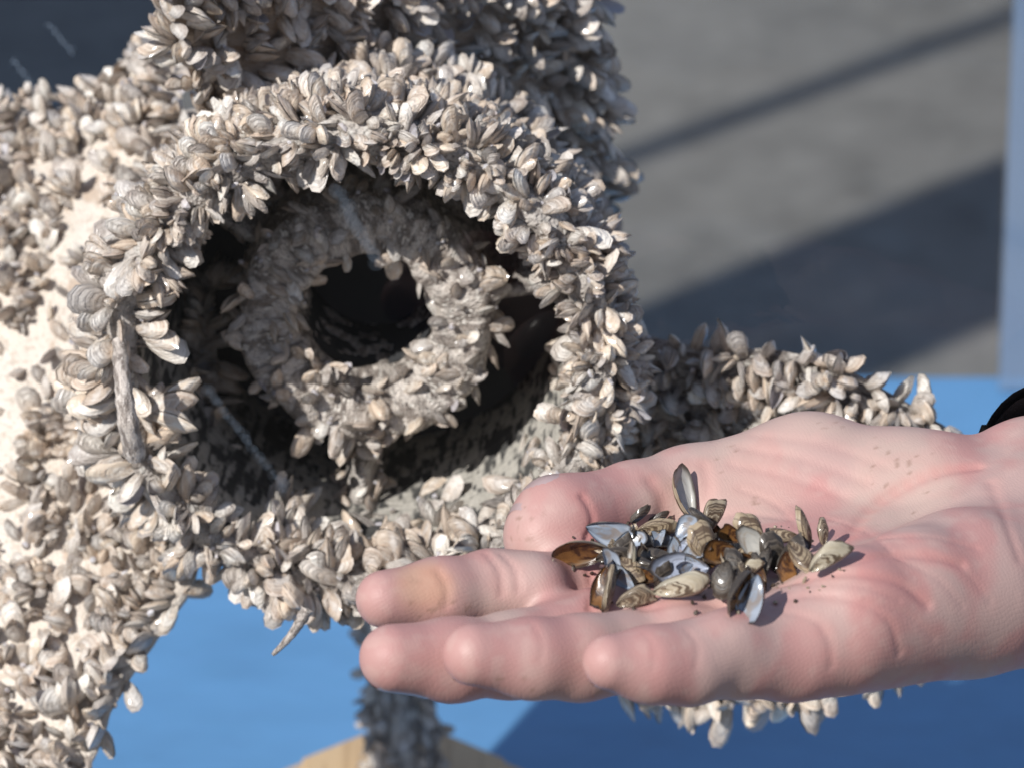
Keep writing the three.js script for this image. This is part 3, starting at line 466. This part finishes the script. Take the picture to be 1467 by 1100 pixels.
{
  // surface nets over the field
  const h = 0.0009, lo = [-0.042, -0.079, 0.918], hi = [0.152, 0.004, 1.085], n = [0, 1, 2].map((k) => Math.ceil((hi[k] - lo[k]) / h) + 1), [nx, ny, nz] = n, F = new Float32Array(nx * ny * nz).fill(1);
  const id = (i, j, k) => (k * ny + j) * nx + i;
  const S = 4; // coarse pass to skip empty space
  for (let k = 0; k < nz; k += S) for (let j = 0; j < ny; j += S) for (let i = 0; i < nx; i += S) {
    const c = rawHand(lo[0] + (i + S / 2) * h, lo[1] + (j + S / 2) * h, lo[2] + (k + S / 2) * h);
    const far = Math.abs(c) > h * S * 1.2 + 0.004;
    for (let c3 = k; c3 < Math.min(k + S, nz); c3++) for (let c2 = j; c2 < Math.min(j + S, ny); c2++) for (let c1 = i; c1 < Math.min(i + S, nx); c1++) F[id(c1, c2, c3)] = far ? c : handField(lo[0] + c1 * h, lo[1] + c2 * h, lo[2] + c3 * h);
  }
  const vid = new Int32Array(nx * ny * nz).fill(-1), P = [], I = [];
  const off = [[0, 0, 0], [1, 0, 0], [0, 1, 0], [1, 1, 0], [0, 0, 1], [1, 0, 1], [0, 1, 1], [1, 1, 1]], ed = [[0, 1], [2, 3], [4, 5], [6, 7], [0, 2], [1, 3], [4, 6], [5, 7], [0, 4], [1, 5], [2, 6], [3, 7]];
  for (let k = 0; k < nz - 1; k++) for (let j = 0; j < ny - 1; j++) for (let i = 0; i < nx - 1; i++) {
    const f = off.map((o) => F[id(i + o[0], j + o[1], k + o[2])]); let m = 0; for (let q = 0; q < 8; q++) if (f[q] < 0) m |= 1 << q; if (m === 0 || m === 255) continue;
    let s = [0, 0, 0], c = 0; for (const [a, b] of ed) if ((f[a] < 0) !== (f[b] < 0)) { const t = f[a] / (f[a] - f[b]); for (let q = 0; q < 3; q++) s[q] += lerp(off[a][q], off[b][q], t); c++; }
    vid[id(i, j, k)] = P.length / 3; P.push(lo[0] + (i + s[0] / c) * h, lo[1] + (j + s[1] / c) * h, lo[2] + (k + s[2] / c) * h);
  }
  const quad = (a, b, c, d, fl) => { if (a < 0 || b < 0 || c < 0 || d < 0) return; if (!fl) I.push(a, b, c, a, c, d); else I.push(a, c, b, a, d, c); };
  for (let k = 1; k < nz - 1; k++) for (let j = 1; j < ny - 1; j++) for (let i = 1; i < nx - 1; i++) {
    const a = F[id(i, j, k)] < 0;
    if (a !== F[id(i + 1, j, k)] < 0) quad(vid[id(i, j - 1, k - 1)], vid[id(i, j, k - 1)], vid[id(i, j, k)], vid[id(i, j - 1, k)], a);
    if (a !== F[id(i, j + 1, k)] < 0) quad(vid[id(i - 1, j, k - 1)], vid[id(i - 1, j, k)], vid[id(i, j, k)], vid[id(i, j, k - 1)], a);
    if (a !== F[id(i, j, k + 1)] < 0) quad(vid[id(i - 1, j - 1, k)], vid[id(i, j - 1, k)], vid[id(i, j, k)], vid[id(i - 1, j, k)], a);
  }
  const cnt = P.length / 3, pos = new Float32Array(cnt * 3), nor = new Float32Array(cnt * 3), uv = new Float32Array(cnt * 2), col = new Float32Array(cnt * 3), e = 0.0007;
  const stain = L3([612, 835, 0.98, 1]), tips = [FINGERS.index[4], FINGERS.middle[4], FINGERS.ring[4], FINGERS.pinky[4], THUMB[5]].map(L3);
  for (let i = 0; i < cnt; i++) {
    let x = P[i * 3], y = P[i * 3 + 1], z = P[i * 3 + 2];
    const g = V(handField(x + e, y, z) - handField(x - e, y, z), handField(x, y + e, z) - handField(x, y - e, z), handField(x, y, z + e) - handField(x, y, z - e)).normalize();
    const d = handField(x, y, z); x -= g.x * d; y -= g.y * d; z -= g.z * d;
    const w = CAM.clone().addScaledVector(RIGHT, x).addScaledVector(UPV, y).addScaledVector(FWD, z), nn = RIGHT.clone().multiplyScalar(g.x).addScaledVector(UPV, g.y).addScaledVector(FWD, g.z);
    pos.set([w.x - HAND_AT.x, w.y - HAND_AT.y, w.z - HAND_AT.z], i * 3); nor.set([nn.x, nn.y, nn.z], i * 3);
    uv.set([w.x / 0.05, (w.y - w.z) * 0.7071 / 0.05], i * 2);
    let tip = 0; for (const t of tips) tip = Math.max(tip, smooth(0.024, 0.006, Math.hypot(x - t[0], y - t[1], z - t[2])));
    const blot = fbm(x * 90, y * 90, z * 90, 3), fine = fbm(x * 330 + 7, y * 330, z * 330, 3), pale = fbm(x * 45 + 3, y * 45, z * 45, 2);
    let c = [0.455, 0.312, 0.287]; c = mix3(c, [0.47, 0.235, 0.222], clamp(smooth(0.40, 0.64, blot) * 0.75 + 0.62 * tip, 0, 0.8)); c = mix3(c, [0.50, 0.375, 0.325], smooth(0.45, 0.7, pale) * 0.65 * (1 - tip)); c = mix3(c, [0.52, 0.35, 0.315], smooth(0.52, 0.72, fine) * 0.4); c = mix3(c, [0.52, 0.20, 0.185], creaseNear(x, y, z) * 0.5); const st = Math.hypot(x - stain[0], y - stain[1], z - stain[2]); c = mix3(c, [0.50, 0.30, 0.16], smooth(0.009, 0.003, st + 0.004 * (blot - 0.5)) * 0.45); c = mix3(c, [0.2, 0.12, 0.08], smooth(0.80, 0.87, noise(x * 700, y * 700, z * 700)) * smooth(0.66, 0.78, pale + 0.1 * fine) * 0.5);
    col.set(c, i * 3);
  }
  const g = new THREE.BufferGeometry();
  g.setAttribute('position', new THREE.BufferAttribute(pos, 3)); g.setAttribute('normal', new THREE.BufferAttribute(nor, 3)); g.setAttribute('uv', new THREE.BufferAttribute(uv, 2)); g.setAttribute('color', new THREE.BufferAttribute(col, 3)); g.setIndex(new THREE.BufferAttribute(new Uint32Array(I), 1));
  // fine skin relief: criss-cross lines and pores
  const skinBump = texture(1024, 1024, (u, v) => {
    const w1 = noise(u * 22, v * 22, 1) * 0.9, w2 = noise(u * 18 + 5, v * 18, 4) * 0.9, l1 = Math.abs(((u * 46 + v * 22 + w1 * 2) % 1 + 1) % 1 - 0.5) * 2, l2 = Math.abs(((u * 30 - v * 52 + w2 * 2) % 1 + 1) % 1 - 0.5) * 2, p = noise(u * 190, v * 190, 9);
    const k = 0.55 + 0.2 * Math.min(1, l1 * 2.2) + 0.2 * Math.min(1, l2 * 2.2) - 0.4 + 0.3 * p + 0.3 * fbm(u * 16, v * 16, 3, 3); return [k, k, k];
  }, false);
  const skinRough = texture(512, 512, (u, v) => { const k = 0.42 + 0.2 * fbm(u * 20, v * 20, 6, 4); return [k, k, k]; }, false);
  const skin = std({ vertexColors: true, bumpMap: skinBump, bumpScale: 0.00007, roughnessMap: skinRough, roughness: 1, specularIntensity: 0.75, sheen: 0.25, sheenColor: new THREE.Color(0.9, 0.45, 0.38), sheenRoughness: 0.5 });
  part('hand', g, skin, person);
  // nails: thin curved plates set on the backs of the tips
  const nailM = std({ color: new THREE.Color(0.42, 0.31, 0.31), roughness: 0.3, clearcoat: 0.3 });
  const W3 = (p) => CAM.clone().addScaledVector(RIGHT, p[0]).addScaledVector(UPV, p[1]).addScaledVector(FWD, p[2]);
  const nail = (A, B, out, w, len) => { // A tip joint, B joint before it; out: the way the nail faces
    const a = W3(L3(A)), b = W3(L3(B)), ax = a.clone().sub(b).normalize(), o = out.clone().addScaledVector(ax, -out.dot(ax)).normalize(), s = ax.clone().cross(o), r = A[3] / 1000, sheets = [];
    for (const lift of [0.00025, -0.0009]) sheets.push(grid(14, 10, (u, v) => { const an = (u - 0.5) * w / r, q = a.clone().addScaledVector(ax, (v - 0.72) * len), rad = r * (1 - 0.16 * Math.max(0, v - 0.55) ** 2 * 4); const p0 = q.addScaledVector(o, Math.cos(an) * rad).addScaledVector(s, Math.sin(an) * rad); const l = p0.clone().sub(CAM), f = rawHand(l.dot(RIGHT), l.dot(UPV), l.dot(FWD)); const dir = o.clone().multiplyScalar(Math.cos(an)).addScaledVector(s, Math.sin(an)); return { p: p0.addScaledVector(dir, -f + lift - 0.0006 * (Math.abs(u - 0.5) * 2) ** 4) }; }));
    part('nail', moved(merge(sheets), HAND_AT), nailM, person);
  };
  nail(THUMB[6], THUMB[4], V(-0.85, 0.5, 0.12), 0.0145, 0.015);
  nail(FINGERS.index[4], FINGERS.index[3], V(0, -0.85, -0.5), 0.010, 0.011);
  nail(FINGERS.middle[4], FINGERS.middle[3], V(0.1, -1, -0.1), 0.0105, 0.012);
  nail(FINGERS.ring[4], FINGERS.ring[3], V(0, -0.9, -0.4), 0.010, 0.011);
  nail(FINGERS.pinky[4], FINGERS.pinky[3], V(0, -0.9, -0.4), 0.0085, 0.0095);
  // cuff of a dark sleeve on the forearm
  const c0 = at(1500, 765, 1.04), c1 = at(1790, 735, 1.072), ax = c1.clone().sub(c0).normalize(), cs = at(1500, 600, 1.075).sub(at(1500, 930, 1.005)); cs.addScaledVector(ax, -cs.dot(ax)).normalize(); const ct = ax.clone().cross(cs);
  const sleeve = grid(48, 16, (u, v) => { const a = u * 2 * Math.PI, inn = v > 0.5, t = inn ? (1 - v) * 2 : v * 2, q = c0.clone().addScaledVector(ax, lerp(0.021, 0.066, t) - 0.016 * Math.cos(a)), r = (inn ? 0.0305 : 0.0325) + 0.0012 * noise(a * 2, t * 6); return { p: q.addScaledVector(cs, Math.cos(a) * r * 1.12).addScaledVector(ct, Math.sin(a) * r), uv: [u * 6, t * 2] }; }, true);
  tag(part('sleeve_cuff', moved(sleeve, HAND_AT), std({ color: new THREE.Color(0.018, 0.018, 0.02), roughness: 0.85, bumpMap: crustBump, bumpScale: 0.0003 }), person), 'dark sleeve cuff round the forearm');
}
// ---------------------------------------------------------------- the loose shells lying on the palm
const darkMap = texture(1024, 512, (U, W) => {
  const cell = Math.min(3, Math.floor(U * 4)), u = U * 4 - cell, inside = W > 0.5, v = (W * 2) % 1, s = cell * 13.1;
  const zig = 0.022 * Math.sin(u * 46 + 5 * noise(u * 6, v * 6, s)) + 0.10 * (noise(u * 5, v * 5, s) - 0.5), band = noise((v + zig) * 24, s, u * 0.6), fine = noise((v + zig * 0.3) * 46, u * 2, s + 2), st = fbm(u * 9, v * 9, s + 6, 3);
  if (!inside) {
    if (cell === 0) { let c = mix3([0.022, 0.018, 0.016], [0.07, 0.055, 0.042], st); c = mix3(c, [0.34, 0.31, 0.27], smooth(0.72, 0.86, noise(u * 20 + v * 2, v * 3, 5)) * smooth(0.2, 0.6, v) * 0.55); return mix3(c, [0.16, 0.13, 0.10], smooth(0.6, 0.8, fine) * 0.4); }
    if (cell === 1) { let c = mix3([0.24, 0.185, 0.12], [0.42, 0.36, 0.27], st); c = mix3(c, [0.07, 0.045, 0.028], smooth(0.36, 0.5, band) * 0.94); return mix3(c, [0.26, 0.18, 0.11], smooth(0.6, 0.8, fine) * 0.35); }
    if (cell === 2) { let c = mix3([0.075, 0.05, 0.032], [0.15, 0.10, 0.06], st); const ray = Math.abs(((u * 11 + 0.7 * noise(u * 4, v * 8, 3)) % 1) - 0.5) * 2; c = mix3(c, [0.38, 0.30, 0.20], smooth(0.56, 0.66, noise(v * 26 + zig * 8, 1, u)) * 0.85); return mix3(c, [0.06, 0.04, 0.028], smooth(0.75, 0.95, ray) * 0.6); }
    let c = mix3([0.36, 0.31, 0.22], [0.55, 0.50, 0.40], st); c = mix3(c, [0.10, 0.07, 0.045], smooth(0.50, 0.60, noise((v + zig) * 22, 7, u * 3)) * smooth(0.62, 0.36, Math.abs(u - 0.32) + 0.25 * (1 - v))); return mix3(c, [0.36, 0.28, 0.17], smooth(0.55, 0.8, fine) * 0.4);
  }
  const rim = smooth(0.90, 0.975, v + 0.03 * noise(u * 20, 3));
  let c;
  if (cell === 0) c = mix3([0.17, 0.22, 0.30], [0.40, 0.44, 0.51], fbm(u * 4, v * 4, 3, 3));
  else if (cell === 1) { c = mix3([0.20, 0.25, 0.37], [0.46, 0.49, 0.57], fbm(u * 4, v * 4, 8, 3)); c = mix3(c, [0.13, 0.14, 0.17], smooth(0.45, 0.62, noise((v + zig) * 30, 2, u * 4)) * smooth(0.5, 0.7, v) * 0.6); }
  else if (cell === 2) { c = mix3([0.11, 0.05, 0.018], [0.24, 0.115, 0.035], st); c = mix3(c, [0.05, 0.022, 0.012], smooth(0.45, 0.62, fbm(u * 9, v * 7, 4, 4))); c = mix3(c, [0.40, 0.42, 0.44], smooth(0.62, 0.75, fbm(u * 3, v * 3, 14, 2)) * 0.8); }
  else c = mix3([0.30, 0.30, 0.29], [0.52, 0.50, 0.46], st);
  c = mix3(c, [0.22, 0.15, 0.09], smooth(0.56, 0.75, fbm(u * 6, v * 6, s + 9, 3)) * 0.6);
  return mix3(c, [0.045, 0.035, 0.028], rim * 0.9);
}, true, false);
const darkRough = texture(512, 256, (u, v) => { const k = v > 0.5 ? 0.16 + 0.2 * fbm(u * 20, v * 10, 3, 3) : 0.28 + 0.4 * fbm(u * 24, v * 12, 5, 3); return [k, k, k]; }, false, false);
const handShellMat = std({ map: darkMap, bumpMap: ridgeMap, bumpScale: 0.0003, roughnessMap: darkRough, roughness: 1, specularIntensity: 1, clearcoat: 0.3, clearcoatRoughness: 0.12 });
const SHELLS = [
  // label, x, y, length mm, angle, tilt to the camera, roll, width, kind, outside, inside, lift mm, foot x, foot y
  ['pale blue valve lying open at the left back of the heap, against the thumb', 878, 764, 12, -12, 5, 200, 0.56, 'v', 0, 0, 6, 872, 800],
  ['leftmost shell of the heap, striped outside with orange brown flesh inside', 835, 797, 12.5, 186, 0, 140, 0.62, 'v', 1, 2, 6, 832, 812],
  ['black pointed valve with white streaks lying across the left end of the heap', 878, 796, 7.6, 8, 12, 25, 0.5, 'v', 0, 0, 12, 872, 815],
  ['narrow open brown shell standing at the lower left of the heap', 866, 842, 10.5, 262, 10, 150, 0.5, 'g', 1, 2, 5, 862, 860],
  ['cream valve standing edge on, near the left end of the heap', 901, 801, 9, 84, 0, 100, 0.5, 'v', 3, 3, 9, 900, 825],
  ['dark rimmed blue valve arching behind the upright cream one', 901, 771, 7.2, 20, 10, 160, 0.62, 'v', 0, 0, 9, 900, 805],
  ['small whitish grey valve, lowest at the left front of the heap', 912, 856, 9, 14, 5, 20, 0.56, 'v', 1, 0, 3, 912, 868],
  ['shining blue valve with dark stripes near its end, middle front of the heap', 976, 816, 12.5, 186, 12, 195, 0.62, 'v', 1, 1, 9, 974, 836],
  ['cream valve with brown stripes along the front edge of the heap', 977, 841, 12.6, 10, 6, 10, 0.44, 'v', 3, 0, 5, 976, 852],
  ['tall striped valve standing upright at the back, white inside', 982, 706, 12.0, 106, -6, 222, 0.52, 'v', 1, 3, 5, 985, 742],
  ['black pointed valve at the back left of the heap, leaning right', 915, 736, 7, 38, 5, 55, 0.42, 'v', 0, 0, 5, 915, 765],
  ['dark grey pointed valve beside the black one at the back', 942, 740, 6.6, 28, 5, 60, 0.42, 'v', 0, 0, 5, 942, 765],
  ['brown speckled valve lying low behind the left half of the heap', 940, 757, 8.5, 5, 0, 15, 0.5, 'v', 2, 0, 6, 940, 785],
  ['grey blue valve under the tall upright one', 981, 752, 7, 60, 10, 165, 0.66, 'v', 0, 0, 9, 980, 790],
  ['brown fan striped valve in the middle of the heap', 1009, 777, 9.5, 108, 10, 15, 0.68, 'v', 2, 0, 12, 1008, 810],
  ['black spike of a valve leaning left at the top of the heap', 1003, 741, 7.4, 142, 5, 70, 0.4, 'v', 0, 0, 14, 1005, 785],
  ['grey brown valve with dark zigzags at the back centre', 1022, 739, 8.2, 62, -5, 20, 0.6, 'v', 1, 0, 8, 1022, 775],
  ['brown and cream fan striped valve standing right of centre', 1078, 760, 9.6, 118, 4, 8, 0.62, 'v', 2, 0, 10, 1075, 795],
  ['small brown cup with orange flesh behind the amber one', 1046, 768, 6.0, 160, 10, 168, 0.7, 'v', 2, 2, 11, 1045, 800],
  ['amber lined cup with a dark rim, in the middle of the heap', 1034, 793, 8.2, 172, 22, 176, 0.7, 'v', 0, 2, 12, 1032, 822],
  ['grey lined oval valve with a black rim standing right of the amber cup', 1077, 782, 10, 118, 6, 172, 0.5, 'v', 0, 3, 11, 1075, 815],
  ['slate grey closed looking valve at the right of the heap', 1110, 790, 9.8, 100, 5, 20, 0.6, 'v', 0, 0, 8, 1108, 815],
  ['blue lined half shell with amber at its lip, right end of the heap', 1136, 796, 10, 60, 8, 160, 0.62, 'g', 0, 0, 8, 1134, 818],
  ['cream valve with a dark tip pointing right, rightmost of the heap', 1186, 797, 9.6, 32, 0, 20, 0.52, 'v', 3, 0, 5, 1180, 815],
  ['thin brown valve standing upright near the right end', 1150, 757, 9.4, 100, -4, 62, 0.46, 'v', 2, 0, 5, 1152, 785],
  ['short dark grey valve standing upright, farthest right of the upright ones', 1179, 760, 6.2, 88, -4, 40, 0.52, 'v', 1, 0, 4, 1178, 782],
  ['light blue valve tipped forward at the front centre of the heap', 1034, 829, 8.2, 250, 8, 20, 0.74, 'v', 0, 0, 8, 1032, 846],
  ['cream stub of a broken valve right of the front centre', 1076, 814, 6.6, 35, 6, 15, 0.5, 'v', 3, 0, 9, 1075, 830],
  ['gaping shell at the very front, orange flesh on one side and blue on the other', 1068, 855, 11, 248, 10, 80, 0.6, 'g', 0, 2, 5, 1068, 872],
  ['tan valve lying behind the right half of the heap', 1120, 766, 7.5, 172, 0, 12, 0.5, 'v', 2, 3, 6, 1120, 790],
];
function placeShell(i, r) {
  const [label, px, py, L, a, e, roll, W, kind, ext, inn, lift, qx, qy] = r, hitD = hitHand(qx, qy) ?? 1, D = hitD - lift / 1000 * 0.6, rad = Math.PI / 180, l = L * 1.02 / 1000;
  const ax = RIGHT.clone().multiplyScalar(Math.cos(a * rad)).addScaledVector(UPV, Math.sin(a * rad)).multiplyScalar(Math.cos(e * rad)).addScaledVector(BACK, Math.sin(e * rad));
  const z = BACK.clone().addScaledVector(ax, -BACK.dot(ax)).normalize().applyAxisAngle(ax, roll * rad), y = z.clone().cross(ax);
  const c = at(px, py, D), q = { nu: 30, nv: 10, W: W * 1.18, H: 0.17 + 0.06 * hash(i, 8, 1), sd: i * 3 + 2, bend: (hash(i, 4, 2) - 0.5) * 0.3, rough: 1.5 };
  const p = c.clone().addScaledVector(ax, -l * 0.5), M = new THREE.Matrix4().makeBasis(ax.clone().multiplyScalar(l), y.clone().multiplyScalar(l), z.clone().multiplyScalar(l));
  const group = 'loose mussel shells heaped on the palm';
  if (kind === 'g') {
    const t = thing('loose_mussel_shell', p, label, 'mussel shell', group);
    part('valve', merge(valve({ ...q, cell: ext, cellIn: inn, inside: true, open: 0.75 })).applyMatrix4(M), handShellMat, t);
    part('valve', merge(valve({ ...q, cell: ext, cellIn: inn === 2 ? 0 : 2, inside: true, flip: true, open: 0.75, sd: q.sd + 0.4 })).applyMatrix4(M), handShellMat, t);
  } else {
    const m = part('loose_mussel_shell', merge(valve({ ...q, cell: ext, cellIn: inn, inside: true })).applyMatrix4(M), handShellMat, scene);
    m.position.copy(p); tag(m, label, 'mussel shell', group);
  }
}
SHELLS.forEach((r, i) => placeShell(i, r));
{ // broken dark pieces that fill the heap underneath, each named by what lies next to it
  const NEAR = ['the open pale blue valve', 'the leftmost striped shell', 'the black white streaked valve', 'the narrow open brown shell', 'the edge on cream valve', 'the arching blue valve', 'the lowest whitish grey valve', 'the shining blue valve', 'the cream front valve', 'the tall upright valve', 'the black back left valve', 'the dark grey back valve', 'the brown speckled valve', 'the grey blue valve', 'the brown fan striped valve', 'the black spike', 'the zigzag valve', 'the brown and cream fan', 'the small brown cup', 'the amber lined cup', 'the grey lined oval', 'the slate grey valve', 'the blue half shell', 'the dark tipped cream valve', 'the thin upright brown valve', 'the short upright grey valve', 'the tipped light blue valve', 'the cream stub', 'the front gaping shell', 'the tan valve'];
  const LOOK = { '0e': 'small black brown broken valve', '1e': 'small brown banded broken valve', '2e': 'small dark striped broken valve', '0i': 'small hollow blue grey broken valve', '1i': 'small hollow slate broken valve', '2i': 'small hollow orange brown broken valve' }, used = new Set();
  const frag = [[925, 795], [945, 790], [955, 775], [930, 815], [948, 822], [920, 830], [965, 795], [990, 800], [1000, 765], [1025, 760], [1060, 800], [1050, 815], [1095, 810], [1010, 800], [905, 815], [890, 830], [1070, 835], [1125, 815], [985, 780], [935, 780], [955, 808], [1090, 780], [912, 790], [1040, 780], [895, 790], [960, 825], [1005, 815], [1045, 805], [1100, 795], [1085, 825], [1150, 800], [1020, 785], [970, 770], [940, 800], [1065, 785], [880, 815]];
  frag.forEach(([x, y], i) => {
    const px = x + rr(-5, 5), py = y + rr(-4, 4), inn = rnd() < 0.45, ext = [0, 0, 2, 0][i % 4], int = [0, 2, 0, 0][i % 4], look = LOOK[inn ? int + 'i' : ext + 'e'];
    const order = SHELLS.map((r, k) => [Math.hypot(r[1] - px, r[2] - py), k]).sort((a, b) => a[0] - b[0]); let label;
    for (const [, k] of order) { const dx = px - SHELLS[k][1], dy = py - SHELLS[k][2]; label = `${look} just ${Math.abs(dx) > Math.abs(dy) ? (dx < 0 ? 'left of' : 'right of') : dy < 0 ? 'above' : 'below'} ${NEAR[k]}`; if (!used.has(label)) break; }
    used.add(label);
    placeShell(60 + i, [label, px, py, rr(6.5, 9), rr(0, 360), rr(-35, 35), inn ? rr(140, 220) : rr(-50, 50), rr(0.45, 0.65), 'v', ext, int, rr(2, 6), x, y + 16]);
  });
  const P0 = at(990, 800, 1.0), chips = [];
  for (let i = 0; i < 44; i++) {
    const a = rr(0, 6.28), q = Math.sqrt(rnd()) * 0.9, px = 990 + Math.cos(a) * q * 150, py = 797 + Math.sin(a) * q * 42, D = hitHand(px, py + 14) - rr(0.003, 0.008), l = rr(3.2, 6.4) / 1000;
    const M = new THREE.Matrix4().compose(at(px, py, D).sub(P0), new THREE.Quaternion().setFromEuler(new THREE.Euler(rr(0, 6), rr(0, 6), rr(0, 6))), V(l, l, l));
    chips.push(merge(valve({ W: rr(0.4, 0.8), H: 0.17, nu: 22, nv: 6, sd: i * 1.7 + 300, rough: 2.2, cell: [0, 2, 0, 1][i % 4], cellIn: [0, 2, 1, 0][i % 4], inside: true })).applyMatrix4(M));
  }
  const m = new THREE.Mesh(merge(chips), handShellMat); m.name = 'shell_chips'; m.position.copy(P0); m.castShadow = m.receiveShadow = true; scene.add(tag(m, 'small dark chips of broken shell between the larger shells on the palm', 'shell chips', null, 'stuff'));
}

{ // grit and slivers fallen from the shells, lying on the skin round the heap
  const list = [], ico = new THREE.IcosahedronGeometry(1, 0), g0 = new THREE.BufferGeometry(); for (const k of ['position', 'normal', 'uv']) g0.setAttribute(k, ico.attributes[k]); g0.setIndex([...Array(ico.attributes.position.count).keys()]);
  const P0 = at(1000, 820, 1.0);
  for (let i = 0; i < 130; i++) { const a = rr(0, 6.3), q = Math.sqrt(rnd()), px = 1000 + Math.cos(a) * q * 215, py = 808 + Math.sin(a) * q * 72, D = hitHand(px, py); if (!D) continue; const r = rr(0.00015, 0.0006), c = rnd() < 0.6 ? [0.05, 0.035, 0.025] : [0.3, 0.25, 0.18]; list.push({ m: new THREE.Matrix4().compose(at(px, py, D - r * 0.4).sub(P0), new THREE.Quaternion().setFromEuler(new THREE.Euler(rr(0, 6), rr(0, 6), rr(0, 6))), V(r * rr(0.8, 2.4), r * rr(0.5, 1), r)), c, g: 0 }); }
  const t = new THREE.Mesh(bake([g0], list), std({ vertexColors: true, roughness: 0.5 })); t.name = 'shell_grit'; t.position.copy(P0); t.castShadow = t.receiveShadow = true; scene.add(tag(t, 'fine dark grit and slivers scattered round the shell heap on the palm', 'grit', null, 'stuff'));
}
renderer.render(scene, camera);
